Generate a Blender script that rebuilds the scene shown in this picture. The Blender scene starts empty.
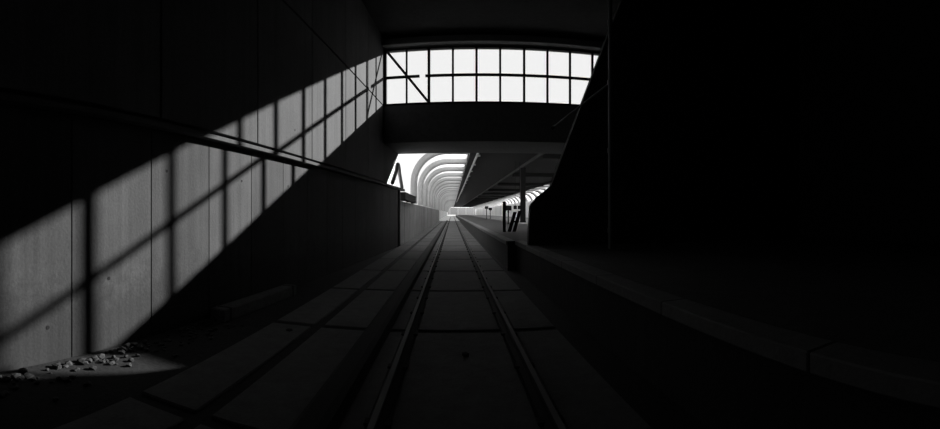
import bpy, bmesh, math, random
from mathutils import Vector, Matrix
random.seed(7)
SC = bpy.context.scene
COL = SC.collection

# ------------------------------------------------------------------ camera
# the photograph was made with a swing-lens panoramic camera: cylindrical image,
# focal length 420 px of the 940 px frame, lens level, 1.70 m above the rail heads
F = 420.0
AX = 480.0          # picture column that looks along +Y (the axis of the dark hall)
HZ = 213.0          # picture row of the horizon
cam = bpy.data.cameras.new('camera')
cam.type = 'PANO'
cam.panorama_type = 'CENTRAL_CYLINDRICAL'
cam.central_cylindrical_radius = 1.0
cam.central_cylindrical_range_u_min = -470.0 / F
cam.central_cylindrical_range_u_max = 470.0 / F
cam.central_cylindrical_range_v_min = -(429.0 - HZ) / F
cam.central_cylindrical_range_v_max = HZ / F
cam.clip_end = 2000
cam_o = bpy.data.objects.new('camera', cam)
COL.objects.link(cam_o)
cam_o.location = (0, 0, 1.7)
cam_o.rotation_euler = (math.radians(90), 0, (AX - 470.0) / F)
SC.camera = cam_o

# ------------------------------------------------------------------ sky, sun, exposure
w = bpy.data.worlds.new('sky')
SC.world = w
w.use_nodes = True
bg = w.node_tree.nodes['Background']
bg.inputs['Color'].default_value = (1, 1, 1, 1)
bg.inputs['Strength'].default_value = 1.5

sun = bpy.data.lights.new('sun', 'SUN')
sun.energy = 19.0
sun.angle = math.radians(0.53)
sun_o = bpy.data.objects.new('sun', sun)
COL.objects.link(sun_o)
SUN_DIR = Vector((1.0, 1.42, 0.654)).normalized()
sun_o.rotation_euler = SUN_DIR.to_track_quat('Z', 'Y').to_euler()
sun_o.location = SUN_DIR * 60

vs = SC.view_settings
vs.view_transform = 'Standard'
vs.look = 'None'
vs.gamma = 1.0
vs.use_curve_mapping = False
vs.exposure = 0.0

# ------------------------------------------------------------------ materials (all neutral: the place is seen in black and white)
def new_mat(name):
    m = bpy.data.materials.new(name)
    m.use_nodes = True
    nt = m.node_tree
    return m, nt, nt.nodes['Principled BSDF']

def grey(v): return (v, v, v, 1)

def plain(name, v, rough=0.7, metal=0.0):
    m, nt, p = new_mat(name)
    p.inputs['Base Color'].default_value = grey(v)
    p.inputs['Roughness'].default_value = rough
    p.inputs['Metallic'].default_value = metal
    p.inputs['Specular IOR Level'].default_value = 0.25
    return m

def concrete(name, v, boards=True, contrast=0.25, rough=0.9, dirt_z=None, scale=1.0):
    m, nt, p = new_mat(name)
    N, L = nt.nodes, nt.links
    geo = N.new('ShaderNodeNewGeometry')
    mp = N.new('ShaderNodeMapping')
    L.new(geo.outputs['Position'], mp.inputs['Vector'])
    n1 = N.new('ShaderNodeTexNoise')
    n1.inputs['Scale'].default_value = 0.9 * scale
    n1.inputs['Detail'].default_value = 7
    n1.inputs['Roughness'].default_value = 0.65
    L.new(mp.outputs[0], n1.inputs['Vector'])
    # tall streaks left by the formwork boards
    mp2 = N.new('ShaderNodeMapping')
    mp2.inputs['Scale'].default_value = (3.2, 3.2, 0.12) if boards else (2.5, 2.5, 2.5)
    L.new(geo.outputs['Position'], mp2.inputs['Vector'])
    n2 = N.new('ShaderNodeTexNoise')
    n2.inputs['Scale'].default_value = 2.2 * scale
    n2.inputs['Detail'].default_value = 5
    L.new(mp2.outputs[0], n2.inputs['Vector'])
    n3 = N.new('ShaderNodeTexNoise')
    n3.inputs['Scale'].default_value = 26 * scale
    n3.inputs['Detail'].default_value = 4
    L.new(mp.outputs[0], n3.inputs['Vector'])
    a = N.new('ShaderNodeMath'); a.operation = 'ADD'
    L.new(n1.outputs['Fac'], a.inputs[0]); L.new(n2.outputs['Fac'], a.inputs[1])
    b = N.new('ShaderNodeMath'); b.operation = 'MULTIPLY_ADD'
    L.new(n3.outputs['Fac'], b.inputs[0]); b.inputs[1].default_value = 0.7
    L.new(a.outputs[0], b.inputs[2])
    rg = N.new('ShaderNodeMapRange')
    rg.inputs['From Min'].default_value = 0.85
    rg.inputs['From Max'].default_value = 1.85
    rg.inputs['To Min'].default_value = v * (1 - contrast)
    rg.inputs['To Max'].default_value = v * (1 + contrast)
    L.new(b.outputs[0], rg.inputs['Value'])
    out = rg.outputs[0]
    if dirt_z is not None:
        # splash dirt and moss near the foot of the wall, ragged upper limit
        sx = N.new('ShaderNodeSeparateXYZ'); L.new(geo.outputs['Position'], sx.inputs[0])
        n4 = N.new('ShaderNodeTexNoise'); n4.inputs['Scale'].default_value = 3.5; n4.inputs['Detail'].default_value = 8
        n4.inputs['Roughness'].default_value = 0.75
        L.new(mp.outputs[0], n4.inputs['Vector'])
        q = N.new('ShaderNodeMath'); q.operation = 'MULTIPLY_ADD'
        L.new(n4.outputs['Fac'], q.inputs[0]); q.inputs[1].default_value = -2.2; L.new(sx.outputs['Z'], q.inputs[2])
        r2 = N.new('ShaderNodeMapRange')
        r2.inputs['From Min'].default_value = dirt_z - 1.5; r2.inputs['From Max'].default_value = dirt_z - 0.9
        r2.inputs['To Min'].default_value = 0.6; r2.inputs['To Max'].default_value = 1.0
        L.new(q.outputs[0], r2.inputs['Value'])
        mu = N.new('ShaderNodeMath'); mu.operation = 'MULTIPLY'
        L.new(out, mu.inputs[0]); L.new(r2.outputs[0], mu.inputs[1])
        out = mu.outputs[0]
    oi = N.new('ShaderNodeObjectInfo')          # no two castings are quite the same grey
    rv = N.new('ShaderNodeMapRange'); rv.inputs['To Min'].default_value = 0.86; rv.inputs['To Max'].default_value = 1.12
    L.new(oi.outputs['Random'], rv.inputs['Value'])
    pm = N.new('ShaderNodeMath'); pm.operation = 'MULTIPLY'
    L.new(out, pm.inputs[0]); L.new(rv.outputs[0], pm.inputs[1]); out = pm.outputs[0]
    cb = N.new('ShaderNodeCombineColor')
    for i in range(3): L.new(out, cb.inputs[i])
    L.new(cb.outputs[0], p.inputs['Base Color'])
    bp = N.new('ShaderNodeBump'); bp.inputs['Strength'].default_value = 0.35; bp.inputs['Distance'].default_value = 0.02
    L.new(b.outputs[0], bp.inputs['Height']); L.new(bp.outputs[0], p.inputs['Normal'])
    p.inputs['Roughness'].default_value = rough
    p.inputs['Specular IOR Level'].default_value = 0.2
    return m

def clear_glass():
    m, nt, p = new_mat('clear_glass')
    N, L = nt.nodes, nt.links
    N.remove(p)
    t = N.new('ShaderNodeBsdfTransparent'); t.inputs[0].default_value = grey(0.79)      # added tint dims the hall: panes let about 60 % of the light in
    g = N.new('ShaderNodeBsdfGlossy'); g.inputs['Roughness'].default_value = 0.05
    mx = N.new('ShaderNodeMixShader'); mx.inputs[0].default_value = 0.03
    L.new(t.outputs[0], mx.inputs[1]); L.new(g.outputs[0], mx.inputs[2])
    L.new(mx.outputs[0], N['Material Output'].inputs['Surface'])
    return m

def frosted_glass():
    m, nt, p = new_mat('frosted_glass')
    N, L = nt.nodes, nt.links
    N.remove(p)
    n = N.new('ShaderNodeTexNoise'); n.inputs['Scale'].default_value = 0.8; n.inputs['Detail'].default_value = 5
    geo = N.new('ShaderNodeNewGeometry'); L.new(geo.outputs['Position'], n.inputs['Vector'])
    r = N.new('ShaderNodeMapRange'); r.inputs['To Min'].default_value = 0.74; r.inputs['To Max'].default_value = 0.86
    L.new(n.outputs['Fac'], r.inputs['Value'])
    t = N.new('ShaderNodeBsdfTranslucent'); L.new(r.outputs[0], t.inputs[0])
    d = N.new('ShaderNodeBsdfDiffuse'); d.inputs[0].default_value = grey(0.5)
    mx = N.new('ShaderNodeMixShader'); mx.inputs[0].default_value = 0.15
    L.new(t.outputs[0], mx.inputs[1]); L.new(d.outputs[0], mx.inputs[2])
    tp = N.new('ShaderNodeBsdfTransparent'); tp.inputs[0].default_value = grey(0.95)
    m2 = N.new('ShaderNodeMixShader'); m2.inputs[0].default_value = 0.6
    L.new(mx.outputs[0], m2.inputs[1]); L.new(tp.outputs[0], m2.inputs[2])
    L.new(m2.outputs[0], N['Material Output'].inputs['Surface'])
    return m

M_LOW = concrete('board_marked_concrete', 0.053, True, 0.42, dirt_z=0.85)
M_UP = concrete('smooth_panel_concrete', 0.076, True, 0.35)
M_DARK = concrete('dark_concrete', 0.05, True, 0.3)
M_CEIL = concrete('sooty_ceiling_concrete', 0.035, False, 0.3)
M_END = concrete('end_wall_concrete', 0.16, False, 0.25)
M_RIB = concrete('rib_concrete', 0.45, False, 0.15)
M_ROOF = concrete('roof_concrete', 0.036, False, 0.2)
M_FAR = concrete('weathered_wall_concrete', 0.26, True, 0.45)
M_SLAB = concrete('track_slab_concrete', 0.12, False, 0.3)
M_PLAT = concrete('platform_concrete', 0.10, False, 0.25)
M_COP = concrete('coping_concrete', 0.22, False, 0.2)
M_GRAVEL = concrete('gravel', 0.018, False, 0.55, scale=3.0)
M_STONE = concrete('rubble_stone', 0.045, False, 0.4, scale=4.0)
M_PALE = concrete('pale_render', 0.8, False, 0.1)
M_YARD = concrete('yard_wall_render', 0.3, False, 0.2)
M_SAND = concrete('pale_ground', 0.5, False, 0.25)
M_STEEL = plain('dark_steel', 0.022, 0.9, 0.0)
M_RAIL = plain('rail_rust', 0.025, 0.9, 0.0)
M_POL = plain('rail_head', 0.10, 0.7, 0.4)
M_GALV = plain('galvanised_steel', 0.3, 0.5, 0.3)
M_BLACK = plain('black_hollow', 0.008, 0.9)
M_WOOD = concrete('old_timber', 0.12, False, 0.4, scale=2.0)
M_LAMP = plain('lamp_glass', 0.6, 0.3)
M_GLASS = clear_glass()
M_FROST = frosted_glass()

# ------------------------------------------------------------------ helpers
TR = (AX - 452.0) / F            # the track runs 28 px to the left of the hall's axis
TD = Vector((-math.sin(TR), math.cos(TR), 0))
TN = Vector((math.cos(TR), math.sin(TR), 0))
def T(lat, t, z=0.0):            # a point given in the track's frame
    return TN * lat + TD * t + Vector((0, 0, z))

def link(name, me, mat, parent=None, loc=(0, 0, 0), rz=0.0):
    o = bpy.data.objects.new(name, me)
    if mat is not None and me is not None and not me.materials:
        me.materials.append(mat)
    COL.objects.link(o)
    o.location = loc
    o.rotation_euler = (0, 0, rz)
    if parent is not None:
        o.parent = parent
    return o

def empty(name, loc=(0, 0, 0), rz=0.0):
    o = bpy.data.objects.new(name, None)
    o.empty_display_size = 0.2
    COL.objects.link(o)
    o.location = loc; o.rotation_euler = (0, 0, rz)
    return o

def tag(o, label=None, cat=None, group=None, kind=None):
    if label: o['label'] = label
    if cat: o['category'] = cat
    if group: o['group'] = group
    if kind: o['kind'] = kind
    return o

def struct(o, label=None): return tag(o, label, None, None, 'structure')

def add_box(bm, x0, x1, y0, y1, z0, z1, bevel=0.0):
    vs_ = [bm.verts.new(c) for c in ((x0,y0,z0),(x1,y0,z0),(x1,y1,z0),(x0,y1,z0),(x0,y0,z1),(x1,y0,z1),(x1,y1,z1),(x0,y1,z1))]
    fs = [bm.faces.new([vs_[i] for i in q]) for q in ((0,3,2,1),(4,5,6,7),(0,1,5,4),(1,2,6,5),(2,3,7,6),(3,0,4,7))]
    if bevel > 0:
        es = list({e for f in fs for e in f.edges})
        bmesh.ops.bevel(bm, geom=es, offset=bevel, segments=1, affect='EDGES', clamp_overlap=True)

def finish(bm, name):
    me = bpy.data.meshes.new(name)
    bmesh.ops.recalc_face_normals(bm, faces=bm.faces[:])
    bm.to_mesh(me); bm.free()
    return me

def box_me(name, x0, x1, y0, y1, z0, z1, bevel=0.0):
    bm = bmesh.new(); add_box(bm, x0, x1, y0, y1, z0, z1, bevel)
    return finish(bm, name)

def boxes_me(name, lst, bevel=0.0):
    bm = bmesh.new()
    for b in lst: add_box(bm, *b, bevel=bevel)
    return finish(bm, name)

def prism_me(name, pts, axis, a0, a1):
    """polygon in the two other axes extruded along axis from a0 to a1"""
    bm = bmesh.new()
    def mk(p, a):
        if axis == 'x': return (a, p[0], p[1])
        if axis == 'y': return (p[0], a, p[1])
        return (p[0], p[1], a)
    A = [bm.verts.new(mk(p, a0)) for p in pts]
    B = [bm.verts.new(mk(p, a1)) for p in pts]
    bm.faces.new(A); bm.faces.new(B[::-1])
    n = len(pts)
    for i in range(n):
        bm.faces.new((A[i], B[i], B[(i+1) % n], A[(i+1) % n]))
    return finish(bm, name)

def add_tube(bm, pts, r, seg=10, cap=True):
    pts = [Vector(p) for p in pts]
    rings = []
    for i, p in enumerate(pts):
        d = (pts[min(i+1, len(pts)-1)] - pts[max(i-1, 0)]).normalized()
        u = d.orthogonal().normalized() if i == 0 else (rings_u - d * rings_u.dot(d)).normalized()
        rings_u = u
        v = d.cross(u)
        rings.append([bm.verts.new(p + (u*math.cos(k*2*math.pi/seg) + v*math.sin(k*2*math.pi/seg))*r) for k in range(seg)])
    for a, b in zip(rings, rings[1:]):
        for k in range(seg):
            bm.faces.new((a[k], a[(k+1) % seg], b[(k+1) % seg], b[k]))
    if cap:
        bm.faces.new(rings[0][::-1]); bm.faces.new(rings[-1])

def tube_me(name, pts, r, seg=10):
    bm = bmesh.new(); add_tube(bm, pts, r, seg)
    return finish(bm, name)

def sweep_profile_me(name, prof, y0, y1):
    return prism_me(name, prof, 'y', y0, y1)

# ------------------------------------------------------------------ THE HALL (axis along +Y)
XW, XL = -4.327, -4.50           # face of the upper wall, face of the recessed lower wall
YE = 18.5                        # face of the end wall
YB = -14.0                       # back of the hall
ZC = 9.6                         # ceiling
XR = 11.0                        # right wall

# floor
fl = link('floor', box_me('floor', -5.2, 13.0, YB - 0.4, 25.0, -0.5, -0.17), M_GRAVEL)
struct(fl, 'dark gravel floor of the hall')

# left wall: lower panels, ledge, upper panels, top panels
wl = empty('wall_left', (XL, 0, -0.17)); struct(wl, 'concrete panel wall with an overhanging upper half, on the left')
def wl_part(name, me, mat, label=None):
    o = link(name, me, mat, wl, (-XL, 0, 0.17))
    if label: o['label'] = label
    return o
wl_part('backing', boxes_me('backing', [(-5.1, XL - 0.08, YB, YE, -0.3, ZC), (-5.1, XL - 0.08, YE, 23.0, -0.3, 2.98), (XL - 0.085, XW - 0.10, YB, YE, 3.0, ZC)]), M_DARK)
y = 3.07 + 1.455 * math.floor((YB - 3.07) / 1.455) + 1.455
lower = None
while y < 22.6:
    y1 = min(y + 1.455, 22.80)
    if y1 - y > 1.45:
        if lower is None: lower = box_me('lower_panel', XL - 0.10, XL, 0.0, 1.443, -0.25, 2.985, 0.006)
        o = link('lower_panel', lower, M_LOW, wl, (-XL, y + 0.006, 0.17))
    else:
        wl_part('lower_panel', box_me('lower_panel_end', XL - 0.10, XL, y + 0.006, y1, -0.25, 2.985, 0.006), M_LOW)
    y += 1.455
# the ledge: a thin lip that closes the foot of the upper wall
wl_part('ledge', boxes_me('ledge', [(XW - 0.28, XW, YB, 19.2, 2.985, 3.065), (XL - 0.15, XL + 0.06, 19.2, 24.6, 2.985, 3.12)], 0.008), M_UP, 'long thin concrete ledge along the wall')
uy = 7.40 + 2.84 * math.floor((YB - 7.40) / 2.84) + 2.84
up_m = box_me('upper_panel', XW - 0.14, XW, 0.014, 2.826, 3.12, 6.525, 0.008)
tp_m = box_me('top_panel', XW - 0.14, XW, 0.014, 2.826, 6.575, ZC, 0.008)
while uy < YE - 0.2:
    if uy + 2.84 <= YE:
        link('upper_panel', up_m, M_UP, wl, (-XL, uy, 0.17)); link('top_panel', tp_m, M_UP, wl, (-XL, uy, 0.17))
    else:
        wl_part('upper_panel', box_me('upper_panel_end', XW - 0.14, XW, uy + 0.014, YE, 3.12, 6.525, 0.008), M_UP)
        wl_part('top_panel', box_me('top_panel_end', XW - 0.14, XW, uy + 0.014, YE, 6.575, ZC, 0.008), M_UP)
    uy += 2.84
# the raked end of the upper wall under the bridge beam
wl_part('raked_end', prism_me('raked_end', [(YE, 3.0), (19.2, 3.0), (19.4, 3.20), (22.1, 4.86), (YE, 4.86)], 'x', XW - 0.25, XW - 0.01), M_DARK)
wl_part('end_post', box_me('end_post', XL - 0.12, XL + 0.09, 22.80, 23.02, -0.25, 2.985, 0.01), M_DARK, 'dark post at the end of the wall')
# holes left by the formwork ties, placed along the wall
def wall_at(px, py, x):
    az = (px - AX) / F
    r = x / math.sin(az)
    return r * math.cos(az), 1.7 + r * (HZ - py) / F
hole = None
for px, py, x in ((108.9, 278.3, XL), (47.8, 327.5, XL), (241.7, 181, XL), (288, 186, XL), (166.8, 171, XL), (295, 130, XW), (300, 93, XW)):
    yy, zz = wall_at(px, py, x)
    if hole is None:
        bm = bmesh.new()
        add_tube(bm, [(-0.03, 0, 0), (0.004, 0, 0)], 0.026, 9)
        hole = finish(bm, 'tie_hole')
    link('tie_hole', hole, M_BLACK, wl, (x - XL, yy, zz + 0.17))

# end wall: bridge beam below the window, strip above it, pier beyond it
WX1 = 8.35
ZS, ZT = 6.52, 9.10
we = link('wall_front', boxes_me('wall_front', [
    (-5.1, XR + 2, YE, 22.1, 4.86, ZS),
    (-5.1, XR + 2, YE, YE + 0.5, ZT, ZC + 0.4),
    (WX1, XR + 2, YE, YE + 0.5, ZS, ZT),
    (-5.1, -4.327, YE, YE + 0.5, ZS, ZT),
    (8.5, XR + 2, YE, 22.1, 0.8, 4.86)]), M_END)
struct(we, 'end wall with a deep bridge beam under the long window')
hb = link('trim_1', box_me('head_beam', XW, XR, YE - 0.35, YE, 9.14, 9.42, 0.02), M_END); struct(hb, 'beam above the window')
wr = link('wall_right', box_me('wall_right', XR, XR + 0.5, YB, YE, -0.3, ZC), M_DARK); struct(wr, 'dark concrete wall on the right')
wb = link('wall_back', box_me('wall_back', -5.1, XR + 0.5, YB - 0.4, YB, -0.3, ZC), M_DARK); struct(wb, 'dark wall at the back of the hall')
ce = empty('ceiling', (0, 0, ZC)); struct(ce, 'dark concrete ceiling of the hall')
link('slab', box_me('ceiling_slab', -5.1, XR + 0.5, YB - 0.4, YE + 0.5, 0.0, 0.4), M_CEIL, ce)
for yy in (13.5, 8.5, 3.5, -1.5, -6.5):
    link('beam', box_me('ceiling_beam', XW, XR, yy - 0.2, yy + 0.2, -0.35, 0.0, 0.01), M_CEIL, ce)

# the long window in the end wall
win = empty('window_1', (0, YE + 0.12, ZS)); struct(win, 'long steel window of two rows of square panes')
def win_part(name, me, mat, label=None):
    o = link(name, me, mat, win, (0, 0, -ZS))
    if label: o['label'] = label
    return o
BX = [-3.28, -2.27, -1.20, -0.154, 0.895, 1.963, 3.014, 4.05, 5.10, 6.26, 7.22]
BW = [0.08, 0.12, 0.092, 0.10, 0.092, 0.10, 0.092, 0.092, 0.092, 0.16, 0.08]
X0, ZM = -4.20, 7.83
win_part('jamb', box_me('jamb', XW, X0, -0.09, 0.06, ZS, ZT), M_STEEL)
win_part('jamb', box_me('jamb', WX1 - 0.1, WX1, -0.09, 0.06, ZS, ZT), M_STEEL)
win_part('sill', box_me('sill', X0, WX1 - 0.1, -0.10, 0.06, ZS, ZS + 0.11), M_STEEL)
win_part('head', box_me('head', X0, WX1 - 0.1, -0.09, 0.06, 9.02, ZT), M_STEEL)
for x, bw in zip(BX, BW):
    win_part('mullion', box_me('mullion', x - bw/2, x + bw/2, -0.06, 0.05, ZS + 0.11, 9.02), M_STEEL)
edges = [X0] + BX + [WX1 - 0.1]
for i in range(len(edges) - 1):
    a = edges[i] + (BW[i-1]/2 if i > 0 else 0); b = edges[i+1] - (BW[i]/2 if i < len(BX) else 0)
    if i == 1:     # a stretch of this bar is broken out
        ga, gb = 18.62*math.tan((419.6 - AX)/F), 18.62*math.tan((425.4 - AX)/F)
        win_part('transom', box_me('transom', a, ga, -0.05, 0.05, ZM - 0.052, ZM + 0.052), M_STEEL, 'broken stretch of the middle bar')
        win_part('transom', box_me('transom', gb, b, -0.05, 0.05, ZM - 0.052, ZM + 0.052), M_STEEL, 'broken stretch of the middle bar')
    else:
        win_part('transom', box_me('transom', a, b, -0.05, 0.05, ZM - 0.052, ZM + 0.052), M_STEEL)
    for z0, z1 in ((ZS + 0.11, ZM), (ZM, 9.02)):
        win_part('pane', box_me('pane', a, b, 0.0, 0.006, z0, z1), M_GLASS)
bm = bmesh.new(); add_tube(bm, [(X0 + 0.05, -0.14, 8.96), (-2.30, -0.14, ZS + 0.12)], 0.06, 6)
win_part('brace', finish(bm, 'brace'), M_STEEL, 'diagonal steel brace across the corner panes')

# ------------------------------------------------------------------ TRACK (its own frame, 3.8 degrees to the left)
TZ = -0.14
ground = link('ground_outside', box_me('ground_outside', -70, 90, 97.5, 420, -0.6, -0.16), M_SAND, None, (0, 0, 0), TR)
struct(ground, 'pale sunlit ground beyond the station')
bed = link('floor_station', box_me('floor_station', -3.6, 19.5, 24.0, 97.5, -0.6, -0.17), M_GRAVEL, None, (0, 0, 0), TR)
struct(bed, 'track bed of the station')
t0 = 16.8 - 3.4 * 7
rows = (('walkway', -2.93, -2.24), ('side', -2.08, -1.34), ('inner', -0.96, -0.73), ('middle', -0.54, 0.76), ('edge', 0.97, 1.66))
for nm, a, b in rows:
    me = box_me('track_slab', a, b, 0.0, 3.24, TZ - 0.12, TZ, 0.015)
    k = 0
    while t0 + 3.4 * k < 97:
        t = t0 + 3.4 * k
        o = link('slab', me, M_SLAB, bed, (0, t, 0))
        k += 1

RP = [(-0.07, -0.15), (0.07, -0.15), (0.07, -0.135), (0.012, -0.115), (0.012, -0.04), (0.035, -0.03), (0.035, -0.004), (0.028, 0.0), (-0.028, 0.0), (-0.035, -0.004), (-0.035, -0.03), (-0.012, -0.04), (-0.012, -0.115), (-0.07, -0.135)]
def rail(lat, label):
    r = empty('rail', T(lat, -10, TZ - 0.01), TR)
    tag(r, label, 'rail', 'running rails of the track')
    link('rail_body', prism_me('rail_body', RP, 'y', 0, 190), M_RAIL, r, (0, 0, 0.15))
    link('rail_head', box_me('rail_head', -0.026, 0.026, 0, 190, 0.0, 0.004), M_POL, r, (0, 0, 0.15))['label'] = 'worn shiny running surface'
    bm = bmesh.new()
    for i in range(80):
        for s in (-1, 1):
            add_box(bm, s*0.09 - 0.03, s*0.09 + 0.03, i*1.36 - 0.05, i*1.36 + 0.05, 0.0, 0.035)
    c = link('rail_clips', finish(bm, 'rail_clips'), M_RAIL, r, (0, 0, 0)); c['kind'] = 'stuff'
rail(-0.64, 'left running rail of the track, nearest the concrete panel wall')
rail(0.86, 'right running rail of the track, nearest the platform')
cr = empty('conductor_rail', T(-1.13, 2, TZ - 0.03), TR)
tag(cr, 'dark covered conductor rail running left of the running rails', 'rail')
link('cover_board', prism_me('cover_board', [(-0.14, 0.0), (0.14, 0.0), (0.14, 0.15), (0.08, 0.19), (-0.08, 0.19), (-0.14, 0.15)], 'y', 0, 95), M_STEEL, cr)

# platform
PZ = 0.8
pl = empty('platform', T(1.75, 0, -0.17), TR); struct(pl, 'island platform to the right of the track')
def pl_part(name, me, mat): return link(name, me, mat, pl, (-1.75, 0, 0.17))
pl_part('platform_body', prism_me('platform_body', [(2.10, -13), (2.10, 13.5), (1.80, 13.5), (1.80, 200), (14.2, 200), (14.2, 26), (12.9, 26), (12.42, 18), (10.36, -13)], 'z', -0.2, PZ - 0.02), M_DARK)  # side face darker than the top: its shade is put into the colour
for a, b, t_0, t_1, st in ((2.04, 2.34, -6.0, 13.5, 1.95), (1.74, 2.04, 13.5, 199.5, 3.0)):
    n = int((t_1 - t_0) / st + 0.01)
    me = box_me('coping', a, b, 0.006, st - 0.006, PZ - 0.14, PZ, 0.012)
    for i in range(n):
        link('coping', me, M_COP, pl, (-1.75, t_0 + i*st, 0.17))
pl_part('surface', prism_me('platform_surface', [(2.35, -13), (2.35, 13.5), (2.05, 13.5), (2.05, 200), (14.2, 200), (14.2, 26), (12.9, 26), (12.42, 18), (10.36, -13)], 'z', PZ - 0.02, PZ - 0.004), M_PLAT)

# ------------------------------------------------------------------ the raked buttress on the right, pipe and tie rod
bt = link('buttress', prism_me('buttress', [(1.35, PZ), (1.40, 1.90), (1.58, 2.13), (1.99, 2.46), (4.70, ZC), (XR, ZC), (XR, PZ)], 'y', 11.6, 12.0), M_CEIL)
struct(bt, 'raked black buttress wall standing on the platform')
pp = empty('mast', (3.2, 10.0, PZ)); tag(pp, 'thin vertical steel mast with a slanting arm in front of the raked buttress', 'mast')
link('pole', tube_me('mast_pole', [(0, 0, 0), (0, 0, ZC - PZ - 0.36)], 0.05, 12), M_GALV, pp)
for z in (0.4, 2.4, 4.1, 5.6, 8.2):
    link('collar', tube_me('collar', [(0, 0, z), (0, 0, z + 0.12)], 0.07, 12), M_GALV, pp)
arm = link('arm', tube_me('mast_arm', [(0, 0, 4.16), (-1.2, 1.32, 3.25)], 0.025, 8), M_GALV, pp)
link('end_fitting', tube_me('end_fitting', [(-1.18, 1.30, 3.27), (-1.24, 1.36, 3.22)], 0.05, 8), M_STEEL, arm)

# ------------------------------------------------------------------ STATION BEYOND
# left retaining wall
wf = empty('wall_station_left', T(-2.95, 23.0, -0.17), TR); struct(wf, 'low panelled retaining wall beside the track under the glass vault')
fp = box_me('station_panel', -0.25, 0.0, 0.06, 2.84, -0.1, 2.57, 0.03)
for i in range(26):
    link('panel', fp, M_FAR, wf, (0, i*2.9, 0))
link('backing', box_me('station_backing', -0.5, -0.08, 0.0, 75, -0.1, 2.5), M_DARK, wf)
fp2 = box_me('outer_panel', -0.25, 0.0, 0.02, 5.78, -0.1, 2.57, 0.02)  # far stretch made pale: the brightness of an opening put into its colour
for i in range(41):
    link('panel', fp2, M_PALE, wf, (-0.6, 75.4 + i*5.8, 0))
ct = empty('cable_trough', T(-2.93, 24.2, 2.40), TR); tag(ct, 'dark steel cable trough on top of the low wall', 'cable trough')
link('trough', box_me('trough', -0.12, 0.22, 0.0, 7.2, 0.05, 0.48, 0.02), M_STEEL, ct)
link('lid', box_me('lid', -0.14, 0.24, -0.02, 7.22, 0.48, 0.52, 0.01), M_STEEL, ct)
for yy in (0.4, 3.4, 6.6):
    link('bracket', box_me('bracket', -0.1, 0.1, yy, yy + 0.12, 0.0, 0.05), M_STEEL, ct)

# vaults: quarter-round ribs with frosted glazing
RT = [31.8 + 6.6*i for i in range(47)]
HR, RR = 6.15, 2.2
def rib_path(off, ztop=0.0):
    """inner line of the rib, pushed outwards by off"""
    cx, cz = -0.44, HR - RR
    pts = [(-2.64 - off, 2.40), (-2.64 - off, 3.2)]
    for k in range(13):
        a = math.pi - k*math.pi/24
        pts.append((cx + (RR + off)*math.cos(a), cz + (RR + off)*math.sin(a)))
    pts.append((1.35, HR + off))
    return pts
def rib_me(mirror=None):
    bm = bmesh.new()
    prof = [(0.0, 0.10), (0.07, 0.19), (0.18, 0.24), (0.40, 0.24), (0.50, 0.20), (0.50, -0.20), (0.40, -0.24), (0.18, -0.24), (0.07, -0.19), (0.0, -0.10)]
    if mirror is not None: prof = [(o, yy*4.6) for o, yy in prof]      # the far vault has broad bands with slots of glass between
    rings = []
    P = {o: rib_path(o) for o in {p[0] for p in prof}}
    n = len(P[0.0])
    for i in range(n):
        rings.append([bm.verts.new(((P[o][i][0] if mirror is None else mirror - P[o][i][0]), yy, P[o][i][1])) for o, yy in prof])
    m = len(prof)
    for a, b in zip(rings, rings[1:]):
        for k in range(m): bm.faces.new((a[k], a[(k+1) % m], b[(k+1) % m], b[k]))
    bm.faces.new(rings[0]); bm.faces.new(rings[-1][::-1])
    return finish(bm, 'rib')
def glass_me(length, mirror=None):
    bm = bmesh.new()
    pa, pb = rib_path(0.50), rib_path(0.515)
    pa[0] = (pa[0][0], 2.42); pb[0] = (pb[0][0], 2.42)
    loop = pa + pb[::-1]
    if mirror is not None: loop = [(mirror - x, z) for x, z in loop]
    A = [bm.verts.new((x, 0, z)) for x, z in loop]; B = [bm.verts.new((x, length, z)) for x, z in loop]
    k = len(pa); n = len(loop)
    for i in range(n): bm.faces.new((A[i], B[i], B[(i+1) % n], A[(i+1) % n]))
    for i in range(k - 1):
        bm.faces.new((A[i], A[i+1], A[n-2-i], A[n-1-i])); bm.faces.new((B[i], B[i+1], B[n-2-i], B[n-1-i]))
    return finish(bm, 'glass')

def vault(label, mirror=None):
    v = empty('glass_vault', T(-2.64 if mirror is None else mirror + 2.64, RT[0], 2.40), TR)
    tag(v, label, 'vault', 'ribbed glass vaults over the tracks')
    off = Vector((2.64 if mirror is None else -(mirror + 2.64), -RT[0], -2.40))
    rm = rib_me(mirror)
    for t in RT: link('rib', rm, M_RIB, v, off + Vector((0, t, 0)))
    gm = glass_me(6.6, mirror)
    for t in RT[:-1]: link('glass_panel', gm, M_FROST, v, off + Vector((0, t, 0)))
    L0 = RT[0] - 23.3
    link('glass_panel', glass_me(L0, mirror), M_FROST, v, off + Vector((0, RT[0] - L0, 0)))
    return v
vault('ribbed glass vault rising from the low wall over the left track')
MIR = 16.10
vault('ribbed glass vault on the far side of the platform roof, seen at a slant', MIR)

# inverted V brace on the wall before the first rib
vb = empty('brace_frame', T(-2.80, 19.6, 3.12), TR); tag(vb, 'inverted V shaped brace standing on the ledge before the first vault rib', 'brace')
ap = []
for k in range(9):
    u = k/8
    ap.append((0.0, 2.05 + (u - 0.5)*1.2, 1.12 - abs(u - 0.5)**2*1.6))
link('brace_bar', tube_me('brace_bar', [(0, 0, 0)] + ap + [(0.0, 3.8, 0.0)], 0.10, 8), M_RIB, vb)

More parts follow.
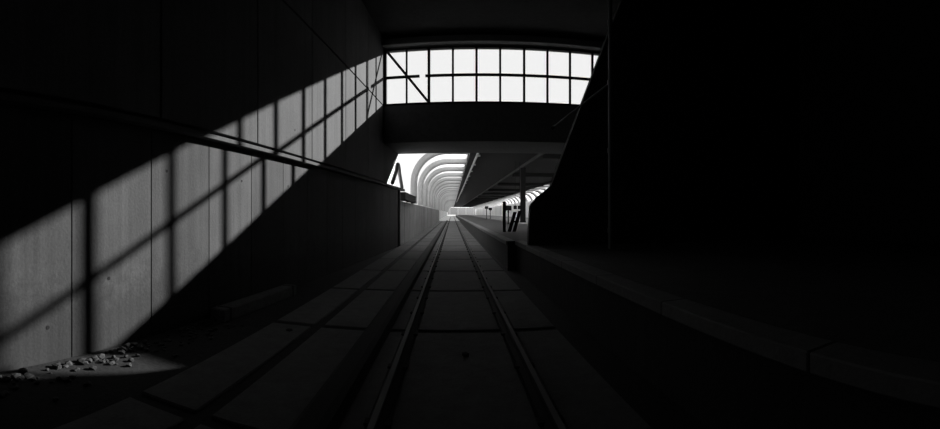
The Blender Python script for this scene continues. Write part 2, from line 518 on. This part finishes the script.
# platform roof: slab, edge beams, cross beams, light tray
rf = empty('ceiling_station', T(1.35, 22.3, HR), TR); struct(rf, 'flat concrete roof over the platform')
def rf_part(name, me, mat): return link(name, me, mat, rf, (-1.35, -22.3, -HR))
E1 = MIR - 1.35
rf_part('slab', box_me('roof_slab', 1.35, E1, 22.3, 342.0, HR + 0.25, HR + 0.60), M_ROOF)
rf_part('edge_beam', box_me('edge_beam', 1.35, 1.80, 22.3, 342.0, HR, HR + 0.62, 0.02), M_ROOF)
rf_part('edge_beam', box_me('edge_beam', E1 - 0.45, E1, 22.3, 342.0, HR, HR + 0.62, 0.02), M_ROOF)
rf_part('middle_beam', box_me('middle_beam', 6.80, 6.95, 22.3, 342.0, HR + 0.02, HR + 0.25, 0.01), M_PLAT)
cbm = box_me('cross_beam', 7.0, E1 - 0.45, -0.35, 0.35, HR - 0.2, HR + 0.25, 0.02)
for t in [32.2 + 16.4*i for i in range(18)]: link('cross_beam', cbm, M_STEEL, rf, (-1.35, t - 22.3, -HR))
lt = empty('conduit', T(1.92, 23, HR - 0.02), TR); tag(lt, 'pale conduit with small lamps along the platform roof beam', 'conduit')
link('tray', box_me('tray', -0.05, 0.07, 0, 150, -0.08, 0.14, 0.01), M_PALE, lt)
for i in range(12):
    lm = link('lamp', tube_me('lamp', [(0.16, 3 + i*6, -0.12), (0.16, 3 + i*6, 0.02)], 0.09, 10), M_LAMP, lt)
    link('lamp_arm', box_me('lamp_arm', 0.04, 0.18, 2.96 + i*6, 3.04 + i*6, 0.0, 0.05), M_STEEL, lm)
rc = empty('roof_column', T(6.88, 40.4, PZ), TR); tag(rc, 'dark column carrying the platform roof', 'column')
link('shaft', box_me('column_shaft', -0.24, 0.24, -0.24, 0.24, 0.0, HR - PZ - 0.05, 0.03), M_STEEL, rc)
link('foot', box_me('column_foot', -0.27, 0.27, -0.27, 0.27, 0.0, 0.12, 0.02), M_STEEL, rc)

# right retaining wall of the station
wq = empty('wall_station_right', T(18.5, 23.0, -0.17), TR); struct(wq, 'pale wall beyond the far track')
qm = box_me('pale_panel', 0.0, 0.2, 0.02, 5.78, -0.1, 4.75, 0.02)
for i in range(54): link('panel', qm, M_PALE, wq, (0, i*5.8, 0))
fr = empty('wall_yard', T(24, 380, -0.17), TR); struct(fr, 'long pale boundary wall beyond the station')
ym = box_me('yard_panel', 0.0, 7.9, -0.2, 0.2, -0.1, 7.2, 0.02)
for i in range(-11, 12): link('panel', ym, M_YARD, fr, (i*8.0 - 10, 40, 0))

# things on the platform
def at(px, r): 
    az = (px - AX)/F
    return Vector((r*math.sin(az), r*math.cos(az), 0))
def sign_post(px, r, h, label, two=True):
    p = at(px, r); p.z = PZ
    s = empty('sign_post', p, TR); tag(s, label, 'sign post', 'sign posts on the platform')
    link('post', tube_me('post', [(0, 0, 0), (0, 0, h)], 0.05, 8), M_STEEL, s)
    link('foot', tube_me('foot', [(0, 0, 0), (0, 0, 0.04)], 0.14, 8), M_STEEL, s)
    if two:
        b = link('sign_board', box_me('sign_board', -0.26, 0.26, -0.04, 0.04, h - 0.4, h, 0.01), M_STEEL, s)
        link('bracket', box_me('bracket', -0.07, 0.07, -0.07, 0.07, h - 0.55, h - 0.45), M_STEEL, s)
    return s
sign_post(486.6, 62, 1.9, 'small board sign on a post, standing far down the platform')
sign_post(490.3, 66, 1.75, 'smaller board sign on a post just right of the far platform sign')
sign_post(508.3, 34, 1.5, 'board sign on a post right behind the slim dark post')
ps = at(504.2, 20.0); ps.z = PZ
po = empty('post', ps, TR); tag(po, 'slim dark post standing on the platform left of the leaning boards', 'post')
link('shaft', box_me('post_shaft', -0.07, 0.07, -0.07, 0.07, 0, 1.40, 0.01), M_STEEL, po)
link('cap', box_me('post_cap', -0.085, 0.085, -0.085, 0.085, 1.40, 1.44, 0.01), M_STEEL, po)
lb = at(511.5, 20.3); lb.z = PZ
le = empty('leaning_barrier', lb, TR); tag(le, 'dark folded barrier of two leaning boards beside the slim post', 'barrier')
for dx, lean, ln in ((-0.10, 0.26, 0.95), (0.14, 0.26, 1.0)):
    link('board', prism_me('barrier_board', [(dx - 0.09, 0), (dx + 0.07, 0), (dx + lean + 0.09, ln), (dx + lean - 0.07, ln)], 'y', -0.03, 0.03), M_STEEL, le)
link('crossbar', box_me('crossbar', -0.05, 0.36, -0.05, -0.03, 0.45, 0.53), M_STEEL, le)
for px, lab in ((515.2, 'hanging dark sign left of the pair under the roof'), (519.4, 'hanging dark sign right of the pair, nearest the column')):
    p = at(px, 38.0); p.z = 2.05
    hs = empty('hanging_sign', p, TR); tag(hs, lab, 'sign', 'hanging signs')
    link('sign_box', box_me('sign_box', -0.15, 0.15, -0.08, 0.08, 0, 0.32, 0.02), M_STEEL, hs)
    link('hanger', tube_me('hanger', [(0, 0, 0.32), (0, 0, HR + 0.26 - 2.05)], 0.015, 6), M_STEEL, hs)

# ------------------------------------------------------------------ loose things on the hall floor
bk = empty('timber_baulk', (-4.22, 7.3, -0.17)); tag(bk, 'long squared timber lying at the foot of the panel wall', 'timber')
link('beam', box_me('timber_beam', -0.16, 0.14, -1.45, 1.45, 0.0, 0.22, 0.02), M_WOOD, bk)
for s in (-1, 1): link('end_strap', box_me('end_strap', -0.165, 0.145, s*1.25 - 0.03, s*1.25 + 0.03, -0.0, 0.226), M_STEEL, bk)

def stone_me(i):
    rnd = random.Random(i)
    bm = bmesh.new()
    bmesh.ops.create_icosphere(bm, subdivisions=1, radius=1.0)
    for v in bm.verts:
        v.co *= rnd.uniform(0.7, 1.15)
        v.co.z *= 0.6
    return finish(bm, 'stone')
SM = [stone_me(i) for i in range(6)]
for i in range(230):
    yy = random.uniform(0.6, 6.0)
    d = abs(random.gauss(0, 0.35))
    s = random.uniform(0.018, 0.05) * (1.3 if d < 0.2 else 1.0)
    o = link('stone', SM[i % 6], M_STONE, fl, (XL + 0.06 + s + d, yy, -0.17 + s*0.35), random.uniform(0, 6))
    o.scale = (s*random.uniform(0.8, 1.4), s, s)
for (px, py, s) in ((465, 357, 0.06), (289, 331, 0.07)):
    r = F*1.85/(py - HZ); p = at(px, r)
    o = link('stone', SM[2], M_STONE, fl, (p.x, p.y, (TZ if px > 400 else -0.17) + s*0.4)); o.scale = (s, s, s)
